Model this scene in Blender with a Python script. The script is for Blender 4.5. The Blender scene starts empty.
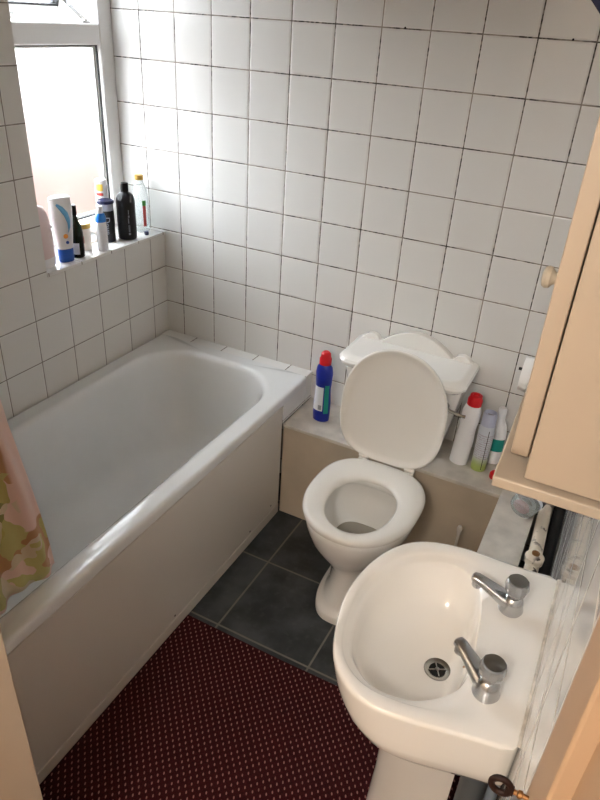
import bpy, bmesh, math, random
from mathutils import Vector, Matrix
PI = math.pi
sc = bpy.context.scene
C = bpy.data.collections.new('bathroom'); sc.collection.children.link(C)
random.seed(4)

# ------------------------------------------------------------------ materials
def new_mat(name):
    m = bpy.data.materials.new(name); m.use_nodes = True
    nt = m.node_tree
    return m, nt, nt.nodes['Principled BSDF']
def rgb(r, g, b):   # sRGB 0-255 -> linear
    f = lambda c: (c/255/12.92) if c <= 10.3 else ((c/255+0.055)/1.055)**2.4
    return (f(r), f(g), f(b), 1)
def simple(name, col, rough=0.5, metal=0.0, spec=0.5, coat=0.0, trans=0.0, ior=1.45, bump=0.0, bscale=60, var=0.0, vscale=8, alpha=1.0, sss=0.0):
    m, nt, b = new_mat(name)
    b.inputs['Base Color'].default_value = col
    b.inputs['Roughness'].default_value = rough
    b.inputs['Metallic'].default_value = metal
    b.inputs['Specular IOR Level'].default_value = spec
    b.inputs['Coat Weight'].default_value = coat
    b.inputs['Transmission Weight'].default_value = trans
    b.inputs['IOR'].default_value = ior
    b.inputs['Alpha'].default_value = alpha
    if bump or var:
        tc = nt.nodes.new('ShaderNodeTexCoord')
        n = nt.nodes.new('ShaderNodeTexNoise'); n.inputs['Scale'].default_value = bscale; n.inputs['Detail'].default_value = 4
        nt.links.new(tc.outputs['Object'], n.inputs['Vector'])
        if bump:
            bp = nt.nodes.new('ShaderNodeBump'); bp.inputs['Strength'].default_value = bump; bp.inputs['Distance'].default_value = 0.002
            nt.links.new(n.outputs['Fac'], bp.inputs['Height']); nt.links.new(bp.outputs['Normal'], b.inputs['Normal'])
        if var:
            n2 = nt.nodes.new('ShaderNodeTexNoise'); n2.inputs['Scale'].default_value = vscale; n2.inputs['Detail'].default_value = 5
            nt.links.new(tc.outputs['Object'], n2.inputs['Vector'])
            mx = nt.nodes.new('ShaderNodeMix'); mx.data_type = 'RGBA'
            mx.inputs['A'].default_value = col
            mx.inputs['B'].default_value = tuple(c*(1-var) for c in col[:3]) + (1,)
            rp = nt.nodes.new('ShaderNodeMapRange'); rp.inputs['From Min'].default_value = .4; rp.inputs['From Max'].default_value = .7
            nt.links.new(n2.outputs['Fac'], rp.inputs['Value']); nt.links.new(rp.outputs['Result'], mx.inputs['Factor'])
            nt.links.new(mx.outputs['Result'], b.inputs['Base Color'])
    return m
class N:                                   # tiny node helper
    def __init__(s, nt): s.nt = nt
    def m(s, op, a, b=None, c=None):
        n = s.nt.nodes.new('ShaderNodeMath'); n.operation = op
        for i, v in enumerate((a, b, c)):
            if v is None: continue
            if isinstance(v, (int, float)): n.inputs[i].default_value = v
            else: s.nt.links.new(v, n.inputs[i])
        return n.outputs[0]
    def mix(s, f, a, b):
        n = s.nt.nodes.new('ShaderNodeMix'); n.data_type = 'RGBA'
        for k, v in (('Factor', f), ('A', a), ('B', b)):
            if isinstance(v, (int, float, tuple)): n.inputs[k].default_value = v
            else: s.nt.links.new(v, n.inputs[k])
        return n.outputs['Result']
    def noise(s, vec, scale, detail=3):
        n = s.nt.nodes.new('ShaderNodeTexNoise'); n.inputs['Scale'].default_value = scale; n.inputs['Detail'].default_value = detail
        s.nt.links.new(vec, n.inputs['Vector']); return n.outputs['Fac']
    def rng(s, v, a, b, c=0, d=1):
        n = s.nt.nodes.new('ShaderNodeMapRange'); n.interpolation_type = 'SMOOTHSTEP'
        for i, x in enumerate((a, b, c, d)): n.inputs[i+1].default_value = x
        s.nt.links.new(v, n.inputs['Value']); return n.outputs['Result']
def tile_mat(name, ax_u, off_u, off_v, pitch=0.152, ax_v='Z', tile=rgb(220,219,216), grout=rgb(150,142,132), mould=rgb(38,33,28), gw=0.0021, dirt=0.65, rough=0.2, tilt=.6, edge=rgb(236,234,230), wave=.0009):
    m, nt, b = new_mat(name); h = N(nt)
    tc = nt.nodes.new('ShaderNodeTexCoord'); sp = nt.nodes.new('ShaderNodeSeparateXYZ')
    nt.links.new(tc.outputs['Object'], sp.inputs[0])
    u = h.m('DIVIDE', h.m('SUBTRACT', sp.outputs[ax_u], off_u), pitch)
    v = h.m('DIVIDE', h.m('SUBTRACT', sp.outputs[ax_v], off_v), pitch)
    fu, fv = h.m('FRACT', u), h.m('FRACT', v)
    iu, iv = h.m('FLOOR', u), h.m('FLOOR', v)
    du = h.m('MULTIPLY', h.m('MINIMUM', fu, h.m('SUBTRACT', 1, fu)), pitch)
    dv = h.m('MULTIPLY', h.m('MINIMUM', fv, h.m('SUBTRACT', 1, fv)), pitch)
    wob = h.m('MULTIPLY', h.m('SUBTRACT', h.noise(tc.outputs['Object'], 45, 3), .5), 0.0014)
    d = h.m('ADD', h.m('MINIMUM', du, dv), wob)
    line = h.rng(d, gw*0.6, gw*1.25, 1, 0)
    # per-tile random
    cb = nt.nodes.new('ShaderNodeCombineXYZ'); nt.links.new(iu, cb.inputs[0]); nt.links.new(iv, cb.inputs[1])
    wn = nt.nodes.new('ShaderNodeTexWhiteNoise'); wn.noise_dimensions = '3D'; nt.links.new(cb.outputs[0], wn.inputs['Vector'])
    sr = nt.nodes.new('ShaderNodeSeparateColor'); nt.links.new(wn.outputs['Color'], sr.inputs[0])
    shade = h.rng(sr.outputs[0], 0, 1, 0, 1)
    tcol = h.mix(h.m('MULTIPLY', shade, .35), tile, tuple(c*.90 for c in tile[:3])+(1,))
    tcol = h.mix(h.rng(d, .003, .006, .5, 0), tcol, edge)
    n1 = h.noise(tc.outputs['Object'], 9, 4); n2 = h.noise(tc.outputs['Object'], 60, 2)
    mo = h.m('MULTIPLY', h.rng(n1, .52-.2*dirt, .62-.1*dirt), h.rng(n2, .38, .55))
    gcol = h.mix(mo, grout, mould)
    nt.links.new(h.mix(line, tcol, gcol), b.inputs['Base Color'])
    nt.links.new(h.rng(d, gw*.6, gw*1.3, .8, rough), b.inputs['Roughness'])
    hgt = h.m('MULTIPLY', h.rng(d, gw*.4, gw*3.2, 0, 1), .0011)
    tx = h.m('MULTIPLY', h.m('MULTIPLY', h.m('SUBTRACT', sr.outputs[1], .5), h.m('SUBTRACT', fu, .5)), .0030*tilt)
    ty = h.m('MULTIPLY', h.m('MULTIPLY', h.m('SUBTRACT', sr.outputs[2], .5), h.m('SUBTRACT', fv, .5)), .0030*tilt)
    wav = h.m('MULTIPLY', h.noise(tc.outputs['Object'], 14, 2), wave)
    H = h.m('ADD', h.m('ADD', hgt, wav), h.m('ADD', tx, ty))
    bp = nt.nodes.new('ShaderNodeBump'); bp.inputs['Strength'].default_value = 1; bp.inputs['Distance'].default_value = 1
    nt.links.new(H, bp.inputs['Height']); nt.links.new(bp.outputs['Normal'], b.inputs['Normal'])
    return m

M = {}
M['tile_back'] = tile_mat('white_wall_tile_back', 'X', 0.0852, 1.75)
M['tile_left'] = tile_mat('white_wall_tile_left', 'Y', -0.0905, 1.75, dirt=-.5, grout=rgb(140,134,126), tile=rgb(224,222,217))
M['tile_right'] = tile_mat('white_wall_tile_right', 'Y', -0.0905, 1.75, dirt=0, grout=rgb(190,184,176), rough=.06, tilt=.06, wave=.00008)
M['tile_ledge'] = tile_mat('white_ledge_tile', 'X', 0.0, 5, dirt=.9, tilt=0.2, tile=rgb(232,232,230))
M['tile_sill'] = tile_mat('white_sill_tile', 'Y', -0.012, 5, dirt=.2, tilt=0.2, tile=rgb(232,231,228))
M['upvc'] = simple('white_upvc', rgb(225,224,222), .35)
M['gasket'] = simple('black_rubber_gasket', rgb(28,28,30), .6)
M['enamel'] = simple('bath_enamel', rgb(230,232,232), .2, coat=.25, var=.05, vscale=5)
M['panel'] = simple('bath_panel_plastic', rgb(212,207,200), .3, bump=.05, bscale=8)
M['ceramic'] = simple('white_ceramic', rgb(238,236,231), .08, coat=.6)
M['basin'] = simple('cream_white_ceramic', rgb(240,237,231), .08, coat=.6)
M['seat'] = simple('white_plastic_seat', rgb(232,229,222), .22)
M['boxing'] = simple('cream_gloss_paint', rgb(196,182,162), .35, var=.18, vscale=5, bump=.1, bscale=20)
M['boxtop'] = simple('white_painted_board', rgb(214,208,198), .4, var=.3, vscale=12, bump=.2, bscale=25)
M['chrome'] = simple('chrome', (.50,.51,.52,1), .24, metal=1)
M['oldchrome'] = simple('dull_chrome', (.42,.42,.41,1), .25, metal=1)
M['acrylic'] = simple('smoky_acrylic', rgb(175,178,182), .08, trans=.6, ior=1.35, coat=.5)
M['cream'] = simple('beige_painted_wood', rgb(178,162,143), .42, var=.06, vscale=4, bump=.12, bscale=30)
M['creamdark'] = simple('beige_painted_shelf', rgb(178,164,146), .42, var=.1, vscale=6)
M['doorpaint'] = simple('beige_door_paint', rgb(178,148,118), .5, var=.05, vscale=3, bump=.1, bscale=40)
M['jamb'] = simple('pale_beige_door_lining_paint', rgb(200,182,160), .5, var=.05, vscale=3, bump=.1, bscale=40)
M['knob'] = simple('pale_wood_knob', rgb(196,184,164), .5, var=.2, vscale=40)
M['ceiling'] = simple('white_ceiling_paint', rgb(200,186,168), .8)
M['wallpaint'] = simple('warm_landing_paint', rgb(222,212,198), .8)
M['black'] = simple('black_plastic', rgb(10,11,15), .35, spec=.3)
M['can'] = simple('dark_grey_can', rgb(18,18,22), .4, spec=.3)
M['navy'] = simple('navy_plastic', rgb(22,26,62), .4, spec=.3)
M['silver'] = simple('silver_grey_band', rgb(150,152,160), .35)
M['bottlewhite'] = simple('white_plastic_bottle', rgb(236,236,238), .3)
M['pinkwhite'] = simple('pale_pink_plastic', rgb(228,208,206), .35)
M['blue'] = simple('bright_blue_plastic', rgb(30,120,205), .3)
M['deepblue'] = simple('deep_blue_plastic', rgb(18,80,170), .3)
M['bleach'] = simple('royal_blue_bleach_bottle', rgb(24,42,150), .28)
M['red'] = simple('red_plastic', rgb(205,20,32), .35)
M['green'] = simple('dark_green_glass', rgb(8,30,12), .15, spec=.4)
M['gold'] = simple('gold_metal', rgb(190,155,80), .35, metal=.6)
M['glass'] = simple('clear_glass', rgb(235,240,240), .08, trans=.75, ior=1.25)
M['label_white'] = simple('white_label', rgb(225,228,235), .5)
M['label_red'] = simple('red_label', rgb(196,70,60), .5)
M['label_green'] = simple('green_label', rgb(60,140,50), .5)
M['label_yellow'] = simple('yellow_label', rgb(240,205,90), .5)
M['label_orange'] = simple('orange_label', rgb(240,160,60), .5)
M['teal'] = simple('teal_label', rgb(30,150,140), .4)
M['greytext'] = simple('grey_print', rgb(150,155,165), .5)
M['swoosh'] = simple('light_blue_print', rgb(110,180,225), .4)
M['pinktub'] = simple('pink_contents', rgb(222,140,152), .5)
M['darkpurple'] = simple('dark_purple_plastic', rgb(38,28,36), .4)
M['greypipe'] = simple('grey_waste_pipe', rgb(92,97,100), .45)
M['bluepipe'] = simple('blue_grey_supply_pipe', rgb(120,132,145), .4)
M['creamring'] = simple('cream_plastic_fitting', rgb(190,184,160), .45)
M['rust'] = simple('dark_rusty_iron', rgb(46,26,20), .6, metal=.4, var=.4, vscale=60)
M['brass'] = simple('dull_brass', rgb(150,110,70), .4, metal=.8)
M['darkhole'] = simple('dark_opening', rgb(12,12,12), .8)
M['water'] = simple('bowl_water', rgb(168,164,154), .03, coat=.5)
M['paper'] = simple('toilet_paper', rgb(238,236,232), .9, bump=.3, bscale=90)
M['towel'] = simple('navy_towel_cloth', rgb(34,40,66), .95, bump=.6, bscale=160)
M['peach'] = simple('peach_render_outside', rgb(88,62,48), .9, var=.2, vscale=1.5)
M['brush'] = simple('frosted_clear_plastic', rgb(222,216,206), .15, trans=.2, ior=1.3)
M['sealant'] = simple('stained_white_sealant', rgb(222,214,202), .45, var=.45, vscale=30)

def frosted():
    m, nt, b = new_mat('frosted_window_glass')
    out = nt.nodes['Material Output']
    tr = nt.nodes.new('ShaderNodeBsdfTranslucent'); tr.inputs[0].default_value = (.93,.94,.96,1)
    rf = nt.nodes.new('ShaderNodeBsdfRefraction'); rf.inputs['Roughness'].default_value = .8; rf.inputs['IOR'].default_value = 1.10
    mx = nt.nodes.new('ShaderNodeMixShader'); mx.inputs[0].default_value = .985
    gl = nt.nodes.new('ShaderNodeBsdfGlossy'); gl.inputs['Roughness'].default_value = .3
    mx2 = nt.nodes.new('ShaderNodeMixShader'); mx2.inputs[0].default_value = .03
    nt.links.new(tr.outputs[0], mx.inputs[1]); nt.links.new(rf.outputs[0], mx.inputs[2])
    nt.links.new(mx.outputs[0], mx2.inputs[1]); nt.links.new(gl.outputs[0], mx2.inputs[2])
    nt.links.new(mx2.outputs[0], out.inputs['Surface'])
    return m
M['frosted'] = frosted()

def floor_tile():
    m, nt, b = new_mat('slate_floor_tile'); h = N(nt)
    tc = nt.nodes.new('ShaderNodeTexCoord'); sp = nt.nodes.new('ShaderNodeSeparateXYZ'); nt.links.new(tc.outputs['Object'], sp.inputs[0])
    p = .337
    fu = h.m('FRACT', h.m('DIVIDE', h.m('SUBTRACT', sp.outputs['X'], .812-3*p), p)); fv = h.m('FRACT', h.m('DIVIDE', h.m('SUBTRACT', sp.outputs['Y'], -.508-8*p), p))
    d = h.m('MULTIPLY', h.m('MINIMUM', h.m('MINIMUM', fu, h.m('SUBTRACT', 1, fu)), h.m('MINIMUM', fv, h.m('SUBTRACT', 1, fv))), p)
    n = h.noise(tc.outputs['Object'], 7, 6); n2 = h.noise(tc.outputs['Object'], 40, 4)
    base = h.mix(h.rng(n, .35, .68), rgb(34,38,41), rgb(66,71,73))
    base = h.mix(h.rng(n2, .5, .75, 0, .25), base, rgb(88,92,92))
    nt.links.new(h.mix(h.rng(d, .0022, .0042, 1, 0), base, rgb(112,108,98)), b.inputs['Base Color'])
    b.inputs['Roughness'].default_value = .38
    H = h.m('ADD', h.m('MULTIPLY', n, .004), h.m('MULTIPLY', h.rng(d, .0015, .005), .001))
    bp = nt.nodes.new('ShaderNodeBump'); bp.inputs['Distance'].default_value = 1; bp.inputs['Strength'].default_value = .6
    nt.links.new(H, bp.inputs['Height']); nt.links.new(bp.outputs['Normal'], b.inputs['Normal'])
    return m
M['slate'] = floor_tile()

def carpet():
    m, nt, b = new_mat('maroon_dotted_carpet'); h = N(nt)
    tc = nt.nodes.new('ShaderNodeTexCoord'); mp = nt.nodes.new('ShaderNodeMapping'); mp.inputs['Rotation'].default_value[2] = CARPET_ROT
    nt.links.new(tc.outputs['Object'], mp.inputs[0])
    sp = nt.nodes.new('ShaderNodeSeparateXYZ'); nt.links.new(mp.outputs[0], sp.inputs[0])
    px, py = CARPET_P
    u = h.m('DIVIDE', sp.outputs['X'], px); v = h.m('DIVIDE', sp.outputs['Y'], py)
    iv = h.m('FLOOR', v); sh = h.m('MULTIPLY', h.m('MODULO', h.m('ABSOLUTE', iv), 2), .5)
    u = h.m('ADD', u, sh)
    fu = h.m('SUBTRACT', h.m('FRACT', u), .5); fv = h.m('SUBTRACT', h.m('FRACT', v), .5)
    du = h.m('MULTIPLY', fu, px); dv = h.m('MULTIPLY', fv, py)
    sk = h.m('ADD', du, h.m('MULTIPLY', dv, .35))
    r = h.m('ADD', h.m('POWER', h.m('DIVIDE', sk, .0022), 2), h.m('POWER', h.m('DIVIDE', dv, .0040), 2))
    n = h.noise(tc.outputs['Object'], 400, 2); n2 = h.noise(tc.outputs['Object'], 90, 3)
    dot = h.m('MULTIPLY', h.rng(r, .6, 1.3, 1, 0), h.rng(n2, .3, .5, .55, 1))
    base = h.mix(h.rng(n, .3, .7), rgb(40,12,15), rgb(66,22,25))
    nt.links.new(h.mix(dot, base, rgb(160,112,104)), b.inputs['Base Color'])
    b.inputs['Roughness'].default_value = .95; b.inputs['Specular IOR Level'].default_value = .15
    bp = nt.nodes.new('ShaderNodeBump'); bp.inputs['Distance'].default_value = .003; bp.inputs['Strength'].default_value = .8
    nt.links.new(n, bp.inputs['Height']); nt.links.new(bp.outputs['Normal'], b.inputs['Normal'])
    return m
CARPET_ROT = math.radians(0); CARPET_P = (.0230, .0121)
M['carpet'] = carpet()

def curtain_mat():
    m, nt, b = new_mat('leaf_print_curtain_fabric'); h = N(nt)
    tc = nt.nodes.new('ShaderNodeTexCoord')
    vo = nt.nodes.new('ShaderNodeTexVoronoi'); vo.feature = 'F1'; vo.inputs['Scale'].default_value = 24; vo.inputs['Randomness'].default_value = 1
    mp = nt.nodes.new('ShaderNodeMapping'); mp.inputs['Scale'].default_value = (1.0, 1.0, .62); mp.inputs['Rotation'].default_value[0] = .6
    nz = nt.nodes.new('ShaderNodeTexNoise'); nz.inputs['Scale'].default_value = 12
    nt.links.new(tc.outputs['Object'], nz.inputs['Vector'])
    va = nt.nodes.new('ShaderNodeVectorMath'); va.operation = 'SCALE'; va.inputs['Scale'].default_value = .13
    nt.links.new(nz.outputs['Color'], va.inputs[0])
    vb = nt.nodes.new('ShaderNodeVectorMath'); nt.links.new(tc.outputs['Object'], vb.inputs[0]); nt.links.new(va.outputs[0], vb.inputs[1])
    nt.links.new(vb.outputs[0], mp.inputs[0]); nt.links.new(mp.outputs[0], vo.inputs['Vector'])
    sr = nt.nodes.new('ShaderNodeSeparateColor'); nt.links.new(vo.outputs['Color'], sr.inputs[0])
    cr = nt.nodes.new('ShaderNodeValToRGB'); cr.color_ramp.interpolation = 'CONSTANT'
    els = [(0, rgb(240,214,202)), (.22, rgb(200,190,122)), (.42, rgb(158,156,100)), (.52, rgb(226,214,190)), (.74, rgb(204,160,120)), (.86, rgb(206,200,136))]
    cr.color_ramp.elements[0].color = els[0][1]; cr.color_ramp.elements[1].position = els[1][0]; cr.color_ramp.elements[1].color = els[1][1]
    for p, c in els[2:]:
        e = cr.color_ramp.elements.new(p); e.color = c
    nt.links.new(sr.outputs[0], cr.inputs[0])
    # printed band: leaves in the middle zone, plain pink border along the side edge (UV x) 
    uv = nt.nodes.new('ShaderNodeSeparateXYZ'); nt.links.new(tc.outputs['UV'], uv.inputs[0])
    wn = h.noise(tc.outputs['Object'], 14, 2)
    edge = h.rng(h.m('ADD', uv.outputs[0], h.m('MULTIPLY', wn, .03)), .83, .85, 0, 1)
    top = h.rng(uv.outputs[1], .125, .13, 0, 1)
    low = h.rng(h.m('ADD', uv.outputs[1], h.m('MULTIPLY', wn, .04)), .022, .026, 1, 0)
    pink = h.m('MAXIMUM', h.m('MULTIPLY', edge, top), low)
    col = h.mix(pink, cr.outputs[0], rgb(242,216,206))
    nt.links.new(col, b.inputs['Base Color'])
    b.inputs['Roughness'].default_value = .6
    b.inputs['Transmission Weight'].default_value = 0
    out = nt.nodes['Material Output']
    tl = nt.nodes.new('ShaderNodeBsdfTranslucent'); nt.links.new(col, tl.inputs[0])
    mx = nt.nodes.new('ShaderNodeMixShader'); mx.inputs[0].default_value = .3
    nt.links.new(b.outputs[0], mx.inputs[1]); nt.links.new(tl.outputs[0], mx.inputs[2]); nt.links.new(mx.outputs[0], out.inputs[0])
    return m
M['curtain'] = curtain_mat()

def flaky():
    m, nt, b = new_mat('flaking_white_pipe_paint'); h = N(nt)
    tc = nt.nodes.new('ShaderNodeTexCoord')
    n = h.noise(tc.outputs['Object'], 38, 5); n2 = h.noise(tc.outputs['Object'], 12, 2)
    f = h.m('MULTIPLY', h.rng(n, .56, .62), h.rng(n2, .45, .6))
    nt.links.new(h.mix(f, rgb(226,214,196), rgb(50,36,26)), b.inputs['Base Color']); b.inputs['Roughness'].default_value = .5
    return m
M['flaky'] = flaky()

# ------------------------------------------------------------------ mesh builder
class MB:
    def __init__(s): s.bm = bmesh.new()
    def box(s, x0, x1, y0, y1, z0, z1):
        v = [s.bm.verts.new((x, y, z)) for x in (x0, x1) for y in (y0, y1) for z in (z0, z1)]
        for f in ((0,1,3,2), (4,6,7,5), (0,4,5,1), (2,3,7,6), (0,2,6,4), (1,5,7,3)): s.bm.faces.new([v[i] for i in f])
        return s
    def loft(s, rings, cap0=True, cap1=True, closed=True):
        vs = [[s.bm.verts.new(p) for p in r] for r in rings]
        n = len(vs[0])
        for a, b in zip(vs, vs[1:]):
            for i in range(n if closed else n-1):
                j = (i+1) % n
                s.bm.faces.new((a[i], a[j], b[j], b[i]))
        if cap0: s.bm.faces.new(vs[0][::-1])
        if cap1: s.bm.faces.new(vs[-1])
        return s
    def lathe(s, prof, c=(0,0,0), n=32, mat=None, sx=1, sy=1, cap0=True, cap1=True):
        mat = mat or Matrix()
        c = Vector(c)
        rings = []
        for r, z in prof:
            rings.append([c + mat @ Vector((r*sx*math.cos(2*PI*i/n), r*sy*math.sin(2*PI*i/n), z)) for i in range(n)])
        return s.loft(rings, cap0, cap1)
    def tube(s, pts, r, n=16, cap=True):
        pts = [Vector(p) for p in pts]; rs = r if isinstance(r, (list, tuple)) else [r]*len(pts)
        rings = []; up = Vector((0,0,1))
        t0 = (pts[1]-pts[0]).normalized()
        a = t0.cross(up) if abs(t0.dot(up)) < .95 else t0.cross(Vector((1,0,0)))
        a.normalize()
        for k, p in enumerate(pts):
            t = (pts[min(k+1, len(pts)-1)] - pts[max(k-1, 0)]).normalized()
            a = (a - t*a.dot(t)).normalized(); b = t.cross(a)
            rings.append([p + (a*math.cos(2*PI*i/n) + b*math.sin(2*PI*i/n))*rs[k] for i in range(n)])
        return s.loft(rings, cap, cap)
    def prism(s, poly, axis, d0, d1):     # polygon in the two other axes, extruded along axis
        def P(a, b, d): return {'x': (d, a, b), 'y': (a, d, b), 'z': (a, b, d)}[axis]
        return s.loft([[P(a, b, d0) for a, b in poly], [P(a, b, d1) for a, b in poly]])
    def ball(s, c, r, n=16, sz=1):
        k = n//2
        return s.lathe([(max(r*math.sin(PI*i/k), r*.02), -r*sz*math.cos(PI*i/k)) for i in range(k+1)], c, n)
def root_of(o):
    while o.parent: o = o.parent
    return o
def obj(name, mb, mat, parent=None, smooth=True, bevel=0, seg=2, sub=0, angle=35, local=False, kind=None, solid=0):
    bm = mb.bm
    bmesh.ops.recalc_face_normals(bm, faces=bm.faces)
    if parent and not local:
        l = root_of(parent).location
        for v in bm.verts: v.co -= l
    me = bpy.data.meshes.new(name); bm.to_mesh(me); bm.free()
    o = bpy.data.objects.new(name, me); C.objects.link(o)
    if isinstance(mat, str): mat = M[mat]
    me.materials.append(mat)
    if parent: o.parent = parent
    if smooth:
        for p in me.polygons: p.use_smooth = True
        me.set_sharp_from_angle(angle=math.radians(angle))
    if solid:
        md = o.modifiers.new('solid', 'SOLIDIFY'); md.thickness = solid; md.offset = 0
    if bevel:
        md = o.modifiers.new('bevel', 'BEVEL'); md.width = bevel; md.segments = seg; md.limit_method = 'ANGLE'; md.angle_limit = math.radians(40); md.harden_normals = False
    if sub:
        md = o.modifiers.new('sub', 'SUBSURF'); md.levels = sub; md.render_levels = sub
    if kind: o['kind'] = kind
    return o
def thing(name, label, cat, loc=(0,0,0), rot=(0,0,0), group=None):
    o = bpy.data.objects.new(name, None); C.objects.link(o)
    o.location = loc; o.rotation_euler = rot; o.empty_display_size = .05
    o['label'] = label; o['category'] = cat
    if group: o['group'] = group
    return o
def tag(o, label, cat, group=None):
    o['label'] = label; o['category'] = cat
    if group: o['group'] = group
    return o
def struct(name, mb, mat, **k):
    return obj(name, mb, mat, kind='structure', **k)
def text_mesh(name, body, size, mat, parent, mtx, extrude=.0004):
    cu = bpy.data.curves.new(name, 'FONT'); cu.body = body; cu.size = size; cu.extrude = extrude; cu.align_x = 'CENTER'; cu.align_y = 'CENTER'
    to = bpy.data.objects.new(name+'_tmp', cu); C.objects.link(to)
    bpy.context.view_layer.update()
    me = bpy.data.meshes.new_from_object(to.evaluated_get(bpy.context.evaluated_depsgraph_get()))
    bpy.data.objects.remove(to); bpy.data.curves.remove(cu)
    me.transform(mtx); me.materials.clear(); me.materials.append(M[mat])
    o = bpy.data.objects.new(name, me); C.objects.link(o); o.parent = parent
    return o
def rrect(x0, x1, y0, y1, r, z, k=10, s=6):
    if not isinstance(r, (list, tuple)): r = [r]*4
    cs = [(x1-r[0], y1-r[0], 0, r[0]), (x0+r[1], y1-r[1], 90, r[1]), (x0+r[2], y0+r[2], 180, r[2]), (x1-r[3], y0+r[3], 270, r[3])]
    out = []
    for q in range(4):
        cx, cy, a, rr = cs[q]
        for i in range(k+1):
            t = math.radians(a + 90*i/k); out.append(Vector((cx+rr*math.cos(t), cy+rr*math.sin(t), z)))
        nx = cs[(q+1) % 4]; t = math.radians(nx[2]); e = Vector((nx[0]+nx[3]*math.cos(t), nx[1]+nx[3]*math.sin(t), z))
        st = out[-1].copy()
        for i in range(1, s): out.append(st.lerp(e, i/s))
    return out
def closed_spline(pts, n, ang_c=None):
    """Catmull-Rom through pts, resampled by angle about ang_c"""
    m = len(pts); dense = []
    for i in range(m):
        p0, p1, p2, p3 = (Vector(pts[(i+j-1) % m]) for j in range(4))
        for k in range(24):
            t = k/24
            dense.append(.5*((2*p1) + (p2-p0)*t + (2*p0-5*p1+4*p2-p3)*t*t + (3*p1-p0-3*p2+p3)*t**3))
    c = Vector(ang_c)
    res = []
    for i in range(n):
        a = 2*PI*i/n; d = Vector((math.cos(a), math.sin(a)))
        best = None
        for j in range(len(dense)):
            p, q = dense[j]-c, dense[(j+1) % len(dense)]-c
            den = d.x*(q.y-p.y) - d.y*(q.x-p.x)
            if abs(den) < 1e-12: continue
            t = (p.x*(q.y-p.y) - p.y*(q.x-p.x))/den
            s_ = (p.x*d.y - p.y*d.x)/den
            if t > 0 and -1e-6 <= s_ <= 1+1e-6: best = t if best is None else max(best, t)
        res.append(c + d*(best or .01))
    return res

# ------------------------------------------------------------------ the room
XW, YF, ZC = 1.735, -1.70, 2.40          # right wall, doorway wall, ceiling
WY0, WZ0, WZ1 = -0.625, 0.983, 2.18      # window opening
struct('floor', MB().box(-.26, 2.2, -3.3, .12, -.12, 0), 'slate', smooth=False)
# carpet: its far edge is cut a little crooked
c = MB().prism([(.704, -.866), (1.05, -.868), (1.40, -.862), (1.735, -.860), (1.735, -3.15), (.704, -3.15)], 'z', 0.0, .009)
tag(obj('carpet', c, 'carpet', bevel=.004), 'dark red carpet with rows of small beige dots on the bathroom floor', 'carpet')
struct('wall_back', MB().box(-.26, 1.90, 0, .12, 0, ZC), 'tile_back', smooth=False)
w = MB(); w.box(-.26, 0, YF-.1, WY0, 0, ZC); w.box(-.26, 0, WY0, 0, 0, WZ0-.012); w.box(-.26, 0, WY0, 0, WZ1, ZC)
struct('wall_left', w, 'tile_left', smooth=False)
struct('wall_right', MB().box(XW, XW+.12, -1.69, 0, 0, ZC), 'tile_right', smooth=False)
struct('wall_front', MB().box(0, .96, YF-.12, YF, 0, ZC), 'wallpaint', smooth=False)
struct('ceiling', MB().box(-.26, 2.2, -3.3, .12, ZC, ZC+.1), 'ceiling', smooth=False)
# landing behind the viewer
struct('wall_landing_left', MB().box(.30, .42, -3.3, YF-.12, 0, ZC), 'wallpaint', smooth=False)
struct('wall_landing_right', MB().box(1.80, 1.92, -3.3, -1.70, 0, ZC), 'wallpaint', smooth=False)
struct('wall_landing_back', MB().box(.3, 1.92, -3.42, -3.3, 0, ZC), 'wallpaint', smooth=False)
# door lining on the left of the doorway and head above it
struct('trim_1', MB().box(.93, 1.0, YF-.135, YF, 0, 2.02).box(.93, XW+.06, YF-.135, YF-.02, 2.02, 2.09), 'jamb', bevel=.003)
struct('trim_2', MB().box(.93, 1.80, YF-.12, YF-.02, 2.09, ZC), 'wallpaint', smooth=False)
# window sill tiles
struct('trim_3', MB().box(-.20, .004, WY0, 0, WZ0-.012, WZ0), 'tile_sill', bevel=.002)
# tiled ledge between bath and back wall
lx = MB().box(0, .704, -.056, 0, .431, .55).box(.690, .704, -.236, -.056, .431, .530)
struct('trim_4', lx, 'tile_ledge', bevel=.002)

# window
win = obj('window_1', MB().box(-.25,-.19, WY0, WY0+.07, WZ0, WZ1).box(-.25,-.19, -.068, 0, WZ0, WZ1).box(-.25,-.19, WY0+.07, -.068, WZ0, WZ0+.062).box(-.25,-.19, WY0+.07, -.068, WZ1-.06, WZ1).box(-.25,-.19, WY0+.07, -.068, 1.634, 1.70), 'upvc', bevel=.006, kind='structure')
def rect_ring(x, y0, y1, z0, z1, t, d=.006):
    m = MB(); m.box(x, x+d, y0, y0+t, z0, z1).box(x, x+d, y1-t, y1, z0, z1).box(x, x+d, y0+t, y1-t, z0, z0+t).box(x, x+d, y0+t, y1-t, z1-t, z1); return m
obj('gasket', rect_ring(-.213, WY0+.07, -.068, WZ0+.062, 1.634, .004), 'gasket', win, smooth=False)
obj('glazing_bead', rect_ring(-.230, WY0+.07, -.068, WZ0+.062, 1.634, .010, .010), 'upvc', win, smooth=False)
obj('glass', MB().box(-.240, -.236, WY0+.07, -.068, WZ0+.062, 1.634), 'frosted', win, smooth=False)
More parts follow.
